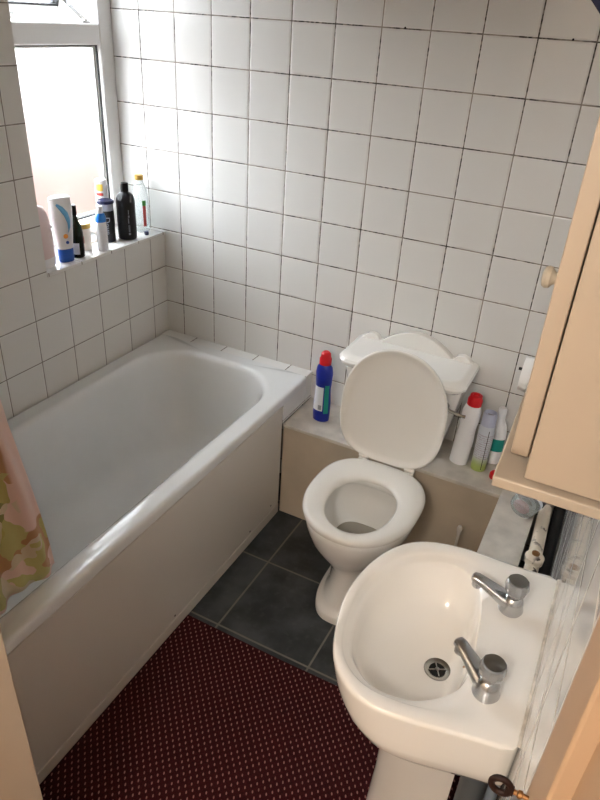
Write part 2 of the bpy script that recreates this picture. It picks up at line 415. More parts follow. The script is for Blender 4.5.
# open top-hung sash: hinged at the head, tilted outwards
SA = math.radians(-15)
def sash_pt(dx, z):                       # dx outwards offset, z distance below hinge
    return (-.235 + (-z*math.sin(-SA)) + dx*math.cos(SA), WZ1-.06 - z*math.cos(SA) + dx*math.sin(SA))
sash = MB()
def sbox(mb, y0, y1, z0, z1, d0=-.02, d1=.02):
    P = [sash_pt(d0, z0), sash_pt(d1, z0), sash_pt(d1, z1), sash_pt(d0, z1)]
    mb.prism([(p[0], p[1]) for p in P], 'y', y0, y1)
ya, yb, L = WY0+.08, -.080, .430
for y0, y1, z0, z1 in ((ya, ya+.05, 0, L), (yb-.05, yb, 0, L), (ya+.05, yb-.05, 0, .05), (ya+.05, yb-.05, L-.05, L)): sbox(sash, y0, y1, z0, z1)
so = obj('opening_sash', sash, 'upvc', win, bevel=.004)
g = MB(); sbox(g, ya+.045, yb-.045, .045, L-.045, -.003, .003); obj('glass', g, 'frosted', so, smooth=False)
g = MB(); sbox(g, ya+.048, yb-.048, L-.054, L-.048, -.012, .022); sbox(g, yb-.054, yb-.048, .05, L-.05, -.012, .022); obj('gasket', g, 'gasket', so, smooth=False)
h_ = MB(); sbox(h_, -.44, -.40, L-.040, L-.012, .02, .034); sbox(h_, -.45, -.34, L-.028, L-.014, .034, .044); obj('handle', h_, 'oldchrome', so, bevel=.003)
st = MB(); st.box(-.245, -.205, -.118, -.106, 1.70, 1.712); st.prism([(-.21, 1.712), (-.235, 1.712), (-.36, 1.80), (-.345, 1.815)], 'y', -.112, -.104); st.box(-.30,-.20,-.135,-.100,1.701,1.707)
obj('window_stay', st, 'oldchrome', win, bevel=.001)
# outside, seen blurred through the frosted pane
tag(obj('neighbouring_wall', MB().box(-2.6, -2.4, -1.0, 5.0, -3, 1.15), 'peach'), 'blurred peach coloured wall outside behind the frosted window', 'wall')

# ------------------------------------------------------------------ bath
SCREWS = [(-.30, .075), (-.46, .062), (-.93, .062)]
bt = thing('bathtub', 'white built-in bathtub along the tiled wall under the window', 'bathtub', (.35, -.88, 0))
def bring(i, z, far=0, r=.21, near=0):    # i inset from the opening outline
    return rrect(.070+i, .646-i, -1.60+i+near, -.112-i-far, [r-i*.5, r-i*.5, .14, .14], z, 12, 8)
O = lambda i, z, r=.012: rrect(.002+i, .708-i, -1.70+i, -.056-i*.0, r, z, 12, 8)
rings = [O(.0, .516), O(0, .530), O(0, .543), O(.0015, .5475), O(.005, .5505), O(.010, .5515), O(.016, .552),
         bring(-.012, .5515), bring(-.006, .5510), bring(0, .5490), bring(.008, .543), bring(.014, .53), bring(.022, .50), bring(.045, .36, .01), bring(.065, .24, .03), bring(.085, .20, .05), bring(.115, .178, .07), bring(.16, .170, .1)]
obj('tub', MB().loft(rings, cap0=False, cap1=True), 'enamel', bt, angle=60)
obj('side_panel', MB().box(.680, .701, -1.70, -.236, .047, .503), 'panel', bt, bevel=.002)
for yy, zz in SCREWS: obj('screw', MB().lathe([(.002,0),(.0035,.0005),(.0035,.001),(.001,.0015)], (.7015, yy, zz), 12, Matrix.Rotation(PI/2, 4, 'Y')), 'rust', bt)
obj('plinth', MB().box(.680, .7025, -1.70, -.236, 0, .045), 'panel', bt, bevel=.002)

# shower curtain, its hem lying inside the bath rim
def curtain():
    bm = bmesh.new(); uvl = bm.loops.layers.uv.new('UVMap')
    nu, nv = 90, 60; g = []
    for j in range(nv+1):
        v = j/nv; row = []
        z = .558 + v*1.30
        edge = -1.290 - .045*(v/.33)**1.5*(1 if v < .33 else .6) - (.018 if v >= .33 else 0)
        for i in range(nu+1):
            u = i/nu
            y = -1.665 + u*(edge+1.665)
            amp = .010+.012*min(1, v*4)
            x = .632 + amp*math.sin(u*16 + .6*math.sin(v*5)) + .006*math.sin(u*37+v*6) - .02*v
            zz = z
            row.append(bm.verts.new((x, y, zz)))
        g.append(row)
    for j in range(nv):
        for i in range(nu):
            f = bm.faces.new((g[j][i], g[j][i+1], g[j+1][i+1], g[j+1][i]))
            for l, (a, b) in zip(f.loops, ((i, j), (i+1, j), (i+1, j+1), (i, j+1))): l[uvl].uv = (a/nu, b/nv)
    m = MB(); m.bm.free(); m.bm = bm
    return m
cr = obj('shower_curtain', curtain(), 'curtain', solid=.0015)
tag(cr, 'pale pink shower curtain with green leaf print hanging over the bath rim', 'curtain')
rl = thing('curtain_rail', 'white curtain rail above the bath rim', 'rail', (.61, -.85, 1.88))
obj('pole', MB().tube([(.612, -1.70, 1.875), (.612, 0, 1.875)], .012), 'upvc', rl)

# ------------------------------------------------------------------ boxings
bx = thing('pipe_boxing', 'low cream boxed-in ledge across the wall behind the toilet', 'boxing', (1.1, -.12, 0))
obj('front_panel', MB().box(.7035, 1.532, -.228, -.212, 0, .414), 'boxing', bx, bevel=.002)
obj('top_board', MB().box(.7055, 1.532, -.238, -.001, .416, .430), 'boxtop', bx, bevel=.002)
bx2 = thing('pipe_boxing', 'narrow white boxed-in ledge along the right wall beside the basin', 'boxing', (1.59, -.4, 0))
obj('side_panel', MB().box(1.534, 1.548, -.93, -.001, 0, .436), 'boxing', bx2, bevel=.002)
obj('top_board', MB().box(1.530, 1.648, -.93, -.001, .438, .452), 'boxtop', bx2, bevel=.002)
# pipe along the right wall
pp = thing('wall_pipe', 'white flaking painted pipe with round fitting beside the right wall', 'pipe', (1.685, -.5, .44))
obj('pipe', MB().tube([(1.683, -.93, .44), (1.683, -.50, .44), (1.676, -.30, .44), (1.672, -.002, .44)], .020, 20), 'flaky', pp)
vb = MB(); vb.lathe([(.020,-.006), (.026,0), (.027,.02), (.020,.028), (.012,.03)], (1.683, -.53, .452), 24); vb.tube([(1.683,-.50,.455), (1.680,-.44,.452)], [.018, .006])
fo = obj('fitting', vb, 'flaky', pp)
obj('screw_cap', MB().lathe([(.004,.0), (.011,.0), (.011,.004), (.007,.005), (.006,.002), (.002,.002)], (1.683, -.53, .482), 20), 'brass', fo)

tag(obj('gap_shade_tube', MB().tube([(1.7162, -.97, .415), (1.7162, .0, .415)], .0185, 20), 'gasket'), 'black tube standing in for the shade between the white pipe and the right wall', 'pipe')  # added black tube, stands in for the deep shade in the gap behind the pipe
for hx, hl in ((.918, 'small dark screw hole in the grout above the cistern'), (1.392, 'small dark screw hole in the grout near the top right corner')):
    tag(obj('screw_hole', MB().lathe([(.001, 0), (.0032, 0), (.003, .0012), (.001, .0014)], (hx, -.0002, 1.752), 12, Matrix.Rotation(PI/2, 4, 'X')), 'darkhole'), hl, 'hole')

# ------------------------------------------------------------------ toilet
TX = 1.135
tl = thing('toilet', 'white toilet with raised lid and cistern on the boxed ledge', 'toilet', (TX, -.42, 0))
def egg(cx, yb, yf, hw, z, n=64, eb=2.6, ef=2.1, split=.47):
    yc = yb + (yf-yb)*split; out = []
    for i in range(n):
        a = 2*PI*i/n; c_, s_ = math.cos(a), math.sin(a)
        e = eb if s_ > 0 else ef; ry = (yb-yc) if s_ > 0 else (yc-yf)
        out.append(Vector((cx + hw*math.copysign(abs(c_)**(2/e), c_), yc + ry*math.copysign(abs(s_)**(2/e), s_), z)))
    return out
E_ = lambda z, yf, hw, yb=-.245, ef=2.1, eb=3: egg(TX, yb, yf, hw, z, 64, eb, ef)
R_ = [E_(0, -.652, .106, ef=2.6), E_(.022, -.652, .106, ef=2.6), E_(.030, -.648, .102, ef=2.6), E_(.034, -.636, .092, ef=2.6), E_(.055, -.628, .085, ef=2.3), E_(.10, -.612, .078), E_(.17, -.602, .080), E_(.20, -.612, .094), E_(.235, -.635, .118), E_(.27, -.658, .142), E_(.31, -.680, .163), E_(.35, -.692, .176), E_(.375, -.697, .180), E_(.392, -.697, .180), E_(.398, -.693, .176)]
I_ = [E_(.398, -.66, .130, -.35), E_(.388, -.655, .124, -.357), E_(.372, -.66, .128, -.352), E_(.350, -.672, .146, -.335), E_(.30, -.650, .132, -.35), E_(.25, -.60, .10, -.38), E_(.21, -.555, .068, -.41), E_(.185, -.53, .045, -.43)]
obj('bowl', MB().loft(R_ + I_, True, True), 'ceramic', tl, angle=70)
obj('water', MB().loft([E_(.235, -.585, .088, -.39), E_(.236, -.583, .086, -.392)]), 'water', tl)
# seat ring
def seat_ring(off, z, inner): 
    return egg(TX+.002, -.262-off, -.706+off, .188-off, z, 72, 2.7, 2.15) if not inner else egg(TX+.006, -.372+off, -.652-off, .108+off, z, 72, 2.2, 2.1)
sr_ = [seat_ring(.002, .404, 0), seat_ring(0, .412, 0), seat_ring(.004, .421, 0), seat_ring(.014, .426, 0), seat_ring(.022, .423, 1), seat_ring(.006, .418, 1), seat_ring(0, .410, 1), seat_ring(.002, .404, 1)]
sr_.append(sr_[0])
m_ = MB(); vs = [[m_.bm.verts.new(p) for p in r] for r in sr_[:-1]]; vs.append(vs[0])
for a, b in zip(vs, vs[1:]):
    for i in range(72): m_.bm.faces.new((a[i], a[(i+1) % 72], b[(i+1) % 72], b[i]))
obj('seat', m_, 'seat', tl, angle=70)
# lid, swung up on its hinge
HY, HZ, LA = -.268, .432, math.radians(96.3)
def lid_pt(p, t):   # p flat (x, y) measured from hinge line towards the front, t thickness coordinate
    d = -(p.y) ; ca, sa = math.cos(LA), math.sin(LA)
    return Vector((p.x-.010, HY - d*ca - t*sa*(-1)*-1, HZ + d*sa - t*ca*(-1)*-1))
def lid_ring(off, t):
    out = []
    for q in egg(TX, 0.004-off, -.414+off, .187-off, 0, 72, 3.0, 2.15):
        d = -q.y; ca, sa = math.cos(LA), math.sin(LA)
        # direction up the lid: (y,z) = (-ca, sa); normal towards the room: (-sa, -ca)
        out.append(Vector((q.x-.012, HY - d*ca - t*sa, HZ + d*sa - t*ca)))
    return out
obj('lid', MB().loft([lid_ring(.02, -.012), lid_ring(.006, -.010), lid_ring(0, -.003), lid_ring(0, .004), lid_ring(.003, .008), lid_ring(.008, .008), lid_ring(.014, .002), lid_ring(.03, -.001), lid_ring(.06, -.001), lid_ring(.10, -.001), lid_ring(.14, -.001), lid_ring(.17, -.001)]), 'seat', tl, angle=60)
for sx in (-.085, .085):
    obj('hinge', MB().box(TX+sx-.016, TX+sx+.016, -.282, -.252, .402, .426).tube([(TX+sx-.018, HY, .432), (TX+sx+.018, HY, .432)], .009), 'seat', tl, bevel=.003)
# cistern
CX = 1.112
cy = lambda z, hw, yf, r=.035, yb=-.012: rrect(CX-hw, CX+hw, yf, yb, [.006, .006, r, r], z, 10, 4)
cis = obj('cistern_body', MB().loft([cy(.432, .156, -.145), cy(.440, .162, -.152), cy(.55, .184, -.166), cy(.68, .205, -.182), cy(.70, .208, -.186), cy(.724, .209, -.188)]), 'ceramic', tl, angle=50)
def lid_outline(i, z):                    # clipped corners
    x0, x1, y0, y1 = CX-.228+i, CX+.228-i, -.222+i, -.004
    P = [(x1, y1), (x0, y1), (x0, y0+.040), (x0+.007, y0+.030), (x0+.012, y0+.017), (x0+.022, y0+.008), (x0+.038, y0), (x1-.038, y0), (x1-.022, y0+.008), (x1-.012, y0+.017), (x1-.007, y0+.030), (x1, y0+.040)]
    return [Vector((a, b, z)) for a, b in P]
cl = obj('cistern_lid', MB().loft([lid_outline(.020, .724), lid_outline(.010, .728), lid_outline(.002, .738), lid_outline(0, .748), lid_outline(.005, .757), lid_outline(.014, .762), lid_outline(.022, .767), lid_outline(.026, .768), lid_outline(.034, .768)]), 'ceramic', tl, bevel=.002, seg=3, angle=28)
cp = [(CX-.232, .780)]
def crest(x):
    a = abs(x-CX)
    z = .770
    z += .059*math.cos(a/.128*PI/2)**.8 if a < .128 else 0
    z += .019*max(0, 1-((a-.168)/.030)**2)**.6
    return z
xs = [CX-.206 + .412*i/60 for i in range(61)]
poly = [(x, crest(x)) for x in xs]
poly = [(CX-.206, .762)] + poly + [(CX+.206, .762)]
obj('crest', MB().prism(poly[::-1], 'y', -.034, -.006), 'ceramic', cl, bevel=.006, seg=3, angle=50)
lv = obj('flush_lever', MB().lathe([(.013, 0), (.015, .003), (.012, .012), (.007, .018)], (1.282, -.184, .672), 20, Matrix.Rotation(PI/2, 4, 'X')).tube([(1.290, -.202, .672), (1.305, -.207, .668), (1.345, -.210, .664), (1.358, -.210, .664)], [.006, .006, .0045, .006], 12), 'oldchrome', tl)

# ------------------------------------------------------------------ bottles on the ledge
def label_patch(mb, prof_r, c, z0, z1, a0, a1, e=.0006, n=14, m=6, sx=1, sy=1):
    """curved label hugging a lathe of radius function prof_r(z), angles a0..a1 (deg)"""
    rows = []
    for k in range(m+1):
        z = z0+(z1-z0)*k/m; r = prof_r(z)+e
        rows.append([Vector((c[0]+r*sx*math.cos(math.radians(a0+(a1-a0)*i/n)), c[1]+r*sy*math.sin(math.radians(a0+(a1-a0)*i/n)), c[2]+z)) for i in range(n+1)])
    vs = [[mb.bm.verts.new(p) for p in r] for r in rows]
    for a, b in zip(vs, vs[1:]):
        for i in range(n): mb.bm.faces.new((a[i], a[i+1], b[i+1], b[i]))
    return mb
def prof_fn(prof):
    def f(z):
        for (r0, z0), (r1, z1) in zip(prof, prof[1:]):
            if z0 <= z <= z1 and z1 > z0: return r0+(r1-r0)*(z-z0)/(z1-z0)
        return prof[-1][0]
    return f
ZL = .4302
# blue bleach
b = thing('bleach_bottle', 'blue bleach bottle with red cap and pale label beside the bath', 'bottle', (.812, -.130, ZL), (0, 0, 0))
P = [(.024,0), (.029,.004), (.030,.03), (.030,.08), (.0275,.115), (.0265,.14), (.029,.175), (.030,.205), (.026,.228), (.018,.240), (.014,.244)]
obj('body', MB().lathe(P, (0,0,0), 36, sx=1.12, sy=.85), 'bleach', b, local=True)
f = prof_fn(P)
obj('label', label_patch(MB(), f, (0,0,0), .05, .150, 215, 292, sx=1.12, sy=.85), 'label_white', b, local=True)
obj('teal_print', label_patch(MB(), f, (0,0,0), .04, .16, 300, 335, sx=1.12, sy=.85), 'teal', b, local=True)
k_ = MB(); k_.box(-.0005,.0005,-.0005,.0005,.055,.056)
obj('barcode', label_patch(MB(), lambda z: f(z)+.0006, (0,0,0), .055, .075, 262, 285, sx=1.12, sy=.85), 'greytext', b, local=True)
obj('cap', MB().lathe([(.0225,.240), (.0225,.262), (.019,.268), (.0175,.282), (.011,.289), (.004,.290)], (0,0,0), 28), 'red', b, local=True)
# white cleaner, red cap, leaning slightly right
b = thing('cleaner_bottle', 'tall white bottle with red cap beside the cistern', 'bottle', (1.352, -.125, ZL+.0015), (math.radians(0), math.radians(3.0), 0))
P = [(.024,0), (.029,.004), (.029,.10), (.0265,.13), (.026,.15), (.0285,.18), (.0285,.215), (.024,.235), (.019,.243)]
obj('body', MB().lathe(P, (0,0,0), 32, sx=1.1, sy=.85), 'bottlewhite', b, local=True)
obj('cap', MB().lathe([(.0245,.241), (.025,.262), (.021,.268), (.020,.277), (.012,.278), (.010,.272), (.003,.272)], (0,0,0), 28), 'red', b, local=True)
# air freshener
b = thing('aerosol_can', 'pale lilac and green air freshener can on the ledge', 'aerosol', (1.424, -.125, ZL))
m, nt, bs = new_mat('air_freshener_print'); h = N(nt)
tc = nt.nodes.new('ShaderNodeTexCoord'); sp = nt.nodes.new('ShaderNodeSeparateXYZ'); nt.links.new(tc.outputs['Object'], sp.inputs[0])
rows = h.m('GREATER_THAN', h.m('FRACT', h.m('MULTIPLY', sp.outputs['Z'], 120)), .5)
n1 = h.noise(tc.outputs['Object'], 300, 1)
txt = h.m('MULTIPLY', h.m('MULTIPLY', rows, h.rng(n1, .42, .5)), h.m('MULTIPLY', h.rng(sp.outputs['Z'], .05, .055), h.rng(sp.outputs['Z'], .15, .155, 1, 0)))
col = h.mix(h.rng(h.m('ADD', sp.outputs['Z'], h.m('MULTIPLY', h.noise(tc.outputs['Object'], 30, 2), .03)), .035, .085), rgb(168,186,104), rgb(206,212,222))
col = h.mix(h.m('MULTIPLY', txt, .55), col, rgb(150,120,140))
nt.links.new(col, bs.inputs['Base Color']); bs.inputs['Roughness'].default_value = .35; M['airprint'] = m
P = [(.022,0), (.026,.003), (.0265,.008), (.0265,.175), (.025,.183)]
obj('can', MB().lathe(P, (0,0,0), 36), 'airprint', b, local=True)
M['lilac'] = simple('lilac_plastic', rgb(186,192,214), .35)
obj('cap', MB().lathe([(.025,.183), (.0245,.186), (.0235,.222), (.022,.228), (.019,.230), (.017,.224), (.014,.208), (.004,.207)], (0,0,0), 32), 'lilac', b, local=True)
obj('nozzle', MB().box(-.009,.011,-.006,.006,.205,.222), 'silver', b, bevel=.002, local=True)
s_ = MB(); 
obj('stripe', label_patch(MB(), prof_fn(P), (0,0,0), .012, .17, 296, 301), 'gasket', b, local=True)
# clear/white spray bottle behind
b = thing('spray_bottle', 'clear bottle with teal label behind the air freshener can', 'bottle', (1.452, -.055, ZL))
P = [(.024,0), (.028,.004), (.028,.12), (.024,.15), (.014,.175), (.012,.185)]
obj('body', MB().lathe(P, (0,0,0), 28, sx=1.15, sy=.8), M['pinkwhite'] if 0 else 'bottlewhite', b, local=True)
obj('label', label_patch(MB(), prof_fn(P), (0,0,0), .055, .105, 215, 345, sx=1.15, sy=.8), 'teal', b, local=True)
obj('cap', MB().lathe([(.015,.183), (.015,.215), (.011,.222)], (0,0,0), 20), 'bottlewhite', b, local=True)
# red cap lying at the corner of the shelf
tag(obj('bottle_cap', MB().lathe([(.0165,0), (.018,.004), (.017,.018), (.012,.024), (.004,.025)], (1.487, -.150, ZL), 28), 'red'), 'small round red cap lying on the end of the ledge', 'cap')
# pink jar lying on its side
b = thing('toiletry_jar', 'clear jar with pink contents and dark lid on the white ledge', 'jar', (1.603, -.375, .4525+.041), (math.radians(-66), 0, math.radians(-22)))
obj('pot', MB().lathe([(0.0072,0.0000), (0.0288,0.0012), (0.0372,0.0084), (0.0408,0.0216), (0.0408,0.0480)], (0,0,0), 32, cap1=False), 'glass', b, local=True, solid=.0015)
obj('contents', MB().lathe([(0.0120,0.0048), (0.0240,0.0072), (0.0264,0.0144), (0.0216,0.0240), (0.0072,0.0264)], (-.003,-.002,.002), 24), 'pinktub', b, local=True)
obj('rim', MB().lathe([(0.0408,0.0480), (0.0432,0.0492), (0.0432,0.0588), (0.0408,0.0600)], (0,0,0), 32, cap0=False, cap1=False), 'label_white', b, local=True)
obj('lid', MB().lathe([(0.0426,0.0588), (0.0450,0.0612), (0.0450,0.0768), (0.0408,0.0804), (0.0072,0.0804)], (0,0,0), 32), 'darkpurple', b, local=True)
# toilet roll on a wall holder
b = thing('toilet_roll_holder', 'wall-mounted toilet roll holder half hidden behind the cabinet', 'toilet roll holder', (1.55, 0, .80))
obj('bar', MB().tube([(1.470, -.062, .812), (1.60, -.062, .812)], .005, 12), 'gasket', b)
obj('bracket', MB().tube([(1.603, 0, .815), (1.603, -.045, .812), (1.603, -.064, .812)], .006, 12), 'oldchrome', b)
rr = MB().lathe([(.020,0), (.055,0), (.056,.003), (.056,.097), (.055,.10), (.020,.10)], (1.484, -.062, .7972), 40, Matrix.Rotation(PI/2, 4, 'Y'), cap0=False, cap1=False)
tag(obj('toilet_roll', rr, 'paper'), 'white toilet roll on the wall holder right of the cistern', 'toilet roll')
# toilet brush behind the basin
b = thing('toilet_brush', 'frosted toilet brush handle standing against the cream boxing', 'toilet brush', (1.44, -.29, 0))
obj('handle', MB().lathe([(.005,.09), (.005,.25), (.008,.27), (.010,.283), (.007,.292), (.002,.294)], (1.432, -.292, 0), 20), 'brush', b)
obj('holder', MB().lathe([(.042,0), (.046,.004), (.044,.05), (.036,.10), (.034,.11), (.030,.11), (.030,.09)], (1.432, -.292, 0), 28), 'ceramic', b)

# ------------------------------------------------------------------ window sill toiletries
ZS = WZ0 + .0003
g_sill = 'toiletries on the window sill'
# pink leaning bottle at the near end
b = thing('lotion_bottle', 'pale pink bottle leaning at the near end of the window sill', 'bottle', (-.048, -.572, ZS+.003), (math.radians(4), 0, math.radians(8)))
P = [(.022,0), (.026,.004), (.029,.03), (.031,.10), (.030,.14), (.025,.175), (.017,.195), (.006,.203)]
obj('body', MB().lathe(P, (0,0,0), 28, sx=.8, sy=1.25), 'pinkwhite', b, local=True)
obj('base_cap', MB().lathe([(.0225,-.002), (.0275,.002), (.0300,.028), (.0300,.032)], (0,0,0), 28, sx=.8, sy=1.25), 'bottlewhite', b, local=True)
# big white conditioner bottle: wide shoulder, blue base
b = thing('conditioner_bottle', 'white conditioner bottle with light blue swoosh and dark blue base cap', 'bottle', (-.042, -.492, ZS), (0, 0, math.radians(-22)))
sec = lambda hw, hd, z: [Vector((hd*math.copysign(abs(math.cos(2*PI*i/40))**.8, math.cos(2*PI*i/40)), hw*math.copysign(abs(math.sin(2*PI*i/40))**.8, math.sin(2*PI*i/40)), z)) for i in range(40)]
obj('body', MB().loft([sec(.026,.019,.046), sec(.030,.021,.08), sec(.035,.023,.13), sec(.038,.024,.18), sec(.038,.024,.205), sec(.036,.022,.216), sec(.030,.018,.220)]), 'bottlewhite', b, local=True)
obj('base_cap', MB().loft([sec(.024,.017,0), sec(.026,.019,.003), sec(.027,.0195,.045), sec(.025,.018,.046)]), 'deepblue', b, local=True)
sw = MB()
pts = [(-.020,.200), (-.002,.185), (.013,.165), (.019,.140), (.017,.118), (.010,.105)]
wd = [.006,.012,.014,.012,.009,.003]
ring = [(y, z+w/2) for (y, z), w in zip(pts, wd)] ; lo = [(y-w*.9, z-w*.4) for (y, z), w in zip(pts, wd)]
A = [sw.bm.verts.new((.0248, y, z)) for y, z in ring]; B_ = [sw.bm.verts.new((.0248, y, z)) for y, z in lo]
for i in range(5): sw.bm.faces.new((A[i], A[i+1], B_[i+1], B_[i]))
obj('blue_swoosh', sw, 'swoosh', b, local=True, solid=.001)
obj('orange_dot', MB().lathe([(.001,0), (.008,0), (.008,.001), (.001,.001)], (.0225, -.002, .092), 16, Matrix.Rotation(PI/2, 4, 'Y')), 'label_orange', b, local=True)
obj('blue_dot', MB().lathe([(.001,0), (.0055,0), (.0055,.001), (.001,.001)], (.0215, .002, .070), 16, Matrix.Rotation(PI/2, 4, 'Y')), 'deepblue', b, local=True)
# dark green bottle
b = thing('glass_bottle', 'dark green bottle with narrow black neck on the window sill', 'bottle', (-.040, -.436, ZS))
P = [(.018,0), (.0225,.004), (.023,.02), (.023,.085), (.019,.112), (.011,.130), (.0085,.140), (.008,.150)]
obj('body', MB().lathe(P, (0,0,0), 28), 'green', b, local=True)
obj('label', label_patch(MB(), prof_fn(P), (0,0,0), .015, .055, 250, 330), 'label_white', b, local=True)
obj('neck_cap', MB().lathe([(.0095,.149), (.0095,.178), (.007,.182)], (0,0,0), 20), 'black', b, local=True)
# jar with gold lid
b = thing('candle_jar', 'clear handled jar with gold lid and red print on the sill', 'jar', (-.085, -.360, ZS))
P = [(.024,0), (.028,.003), (.028,.075), (.026,.080)]
M['candle'] = simple('cream_wax', rgb(225,215,205), .5)
obj('pot', MB().lathe(P, (0,0,0), 28), 'candle', b, local=True)
obj('print', label_patch(MB(), prof_fn(P), (0,0,0), .03, .055, 270, 320), 'label_red', b, local=True)
obj('lid', MB().lathe([(.029,.080), (.030,.082), (.030,.094), (.027,.097)], (0,0,0), 28), 'gold', b, local=True)
obj('handle', MB().tube([(.018, .022, .062), (.026, .038, .060), (.028, .044, .042), (.026, .038, .024), (.018, .022, .022)], .004, 10), 'candle', b, local=True)
# small white bottle with blue collar
b = thing('lotion_bottle', 'small white bottle with bright blue collar on the sill edge', 'bottle', (-.024, -.328, ZS))
P = [(.016,0), (.0195,.003), (.020,.02), (.0195,.085), (.0175,.108)]
obj('body', MB().lathe(P, (0,0,0), 28), 'bottlewhite', b, local=True)
obj('collar', MB().lathe([(.0185,.105), (.0195,.107), (.019,.122), (.015,.132), (.012,.135)], (0,0,0), 28), 'blue', b, local=True)
obj('cap', MB().lathe([(.0105,.134), (.0105,.158), (.009,.160)], (0,0,0), 24), 'bottlewhite', b, local=True)
# black can with lettering and navy lid
b = thing('deodorant_can', 'black can with pale lettering and navy lid in front of the window', 'can', (-.083, -.232, ZS))
P = [(.024,0), (.027,.003), (.0275,.01), (.0275,.118)]
obj('can', MB().lathe(P, (0,0,0), 32), 'can', b, local=True)
obj('band', MB().lathe([(.0277,.118), (.0277,.142)], (0,0,0), 32, cap0=False, cap1=False), 'silver', b, local=True)
obj('lid', MB().lathe([(.0277,.142), (.031,.144), (.031,.150), (.028,.154), (.004,.155)], (0,0,0), 32), 'navy', b, local=True)
face = Matrix.Rotation(math.radians(-48), 4, 'Z')
text_mesh('lettering', 'Dove', .030, 'greytext', b, face @ Matrix.Translation((.0278, 0, .064)) @ Matrix.Rotation(PI/2, 4, 'Y') @ Matrix.Rotation(PI, 4, 'Z') @ Matrix.Rotation(PI, 4, 'Z'))
# white and yellow tube standing behind the can
b = thing('cream_tube', 'white tube with yellow and red label behind the black can', 'tube', (-.135, -.190, ZS))
P = [(.018,0), (.023,.003), (.023,.02), (.023,.205), (.020,.213), (.012,.216)]
obj('body', MB().lathe(P, (0,0,0), 28), 'bottlewhite', b, local=True)
obj('yellow_label', label_patch(MB(), prof_fn(P), (0,0,0), .175, .200, 250, 325), 'label_yellow', b, local=True)
obj('red_label', label_patch(MB(), prof_fn(P), (0,0,0), .158, .168, 250, 325), 'label_red', b, local=True)
# big black bottle
b = thing('shampoo_bottle', 'large black round-shouldered shampoo bottle on the window sill', 'bottle', (-.050, -.160, ZS))
P = [(.028,0), (.034,.003), (.0355,.01), (.0355,.140), (.034,.152), (.029,.164), (.021,.172), (.014,.176), (.013,.178)]
obj('body', MB().lathe(P, (0,0,0), 40), 'black', b, local=True)
obj('cap', MB().lathe([(.0145,.177), (.0145,.207), (.013,.209)], (0,0,0), 24), 'black', b, local=True)
pr_ = MB(); fz = prof_fn(P)
for k, (z0, z1, a0, a1) in enumerate([(.022,.030,-42,-30), (.034,.060,-40,-37), (.034,.060,-34,-32), (.066,.085,-41,-36), (.088,.096,-40,-32), (.100,.116,-38,-34)]):
    label_patch(pr_, fz, (0,0,0), z0, z1, a0, a1, n=4, m=2)
obj('small_print', pr_, 'greytext', b, local=True)
# clear bottle with gold cap
b = thing('clear_bottle', 'clear bottle with gold cap and green and red label in the corner of the sill', 'bottle', (-.072, -.048, ZS))
P = [(.026,0), (.031,.004), (.031,.13), (.026,.165), (.016,.190), (.015,.200)]
obj('body', MB().lathe(P, (0,0,0), 32), 'glass', b, local=True)
obj('cap', MB().lathe([(.0165,.200), (.0165,.216), (.014,.218)], (0,0,0), 24), 'gold', b, local=True)
obj('green_label', label_patch(MB(), prof_fn(P), (0,0,0), .105, .125, -38, -12), 'label_green', b, local=True)
obj('red_label', label_patch(MB(), prof_fn(P), (0,0,0), .025, .105, -36, -14), 'label_red', b, local=True)
tag(obj('bottle_cap', MB().lathe([(.008,0), (.009,.002), (.009,.012), (.007,.014)], (-.022, -.083, ZS), 20), 'navy'), 'tiny dark blue cap lying beside the large black bottle', 'cap')

# ------------------------------------------------------------------ basin
ba = thing('washbasin', 'cream white pedestal washbasin with two taps against the right wall', 'washbasin', (1.57, -1.2, 0))
BC = (1.560, -1.205)
outer = [(1.7345,-1.385), (1.7345,-1.390), (1.722,-1.397), (1.705,-1.401), (1.665,-1.408), (1.609,-1.420), (1.546,-1.432), (1.497,-1.434), (1.447,-1.415), (1.405,-1.368), (1.378,-1.29), (1.368,-1.212), (1.380,-1.121), (1.412,-1.048), (1.461,-1.004), (1.528,-.984), (1.599,-.980), (1.675,-.978), (1.7345,-.982), (1.7345,-1.10), (1.7345,-1.25)]
inner = [(1.630,-1.255), (1.620,-1.325), (1.565,-1.380), (1.497,-1.392), (1.452,-1.372), (1.420,-1.335), (1.402,-1.265), (1.400,-1.178), (1.430,-1.098), (1.475,-1.048), (1.540,-1.028), (1.590,-1.058), (1.612,-1.12), (1.622,-1.19)]
recess = [(1.712,-1.24), (1.709,-1.31), (1.680,-1.366), (1.623,-1.390), (1.560,-1.402), (1.493,-1.406), (1.443,-1.388), (1.408,-1.345), (1.388,-1.268), (1.386,-1.176), (1.418,-1.088), (1.467,-1.034), (1.540,-1.008), (1.62,-1.015), (1.675,-1.035), (1.704,-1.09), (1.712,-1.16)]
NB = 96
o2 = closed_spline(outer, NB, BC)
for q in o2: q.x = min(q.x, 1.7345)
i2 = closed_spline(inner, NB, BC); r2 = closed_spline(recess, NB, BC)
DR = Vector((1.568, -1.212))
V3 = lambda p, z: Vector((p.x, p.y, z))
def sc_out(f, z, g=None): return [Vector((1.7345 + (q.x-1.7345)*f, -1.205 + (q.y+1.205)*(g if g else (1-(1-f)*.8)), z)) for q in o2]
def inn(f, z): return [V3(DR.lerp(q, f), z) for q in i2]
def dcirc(r, z): return [Vector((DR.x + r*math.cos(2*PI*i/NB), DR.y + r*math.sin(2*PI*i/NB), z)) for i in range(NB)]
def lerp_r(a, b, t): return [p.lerp(q, t) for p, q in zip(a, b)]
O2 = [V3(q, .800) for q in o2]; R2 = [V3(q, .7985) for q in r2]
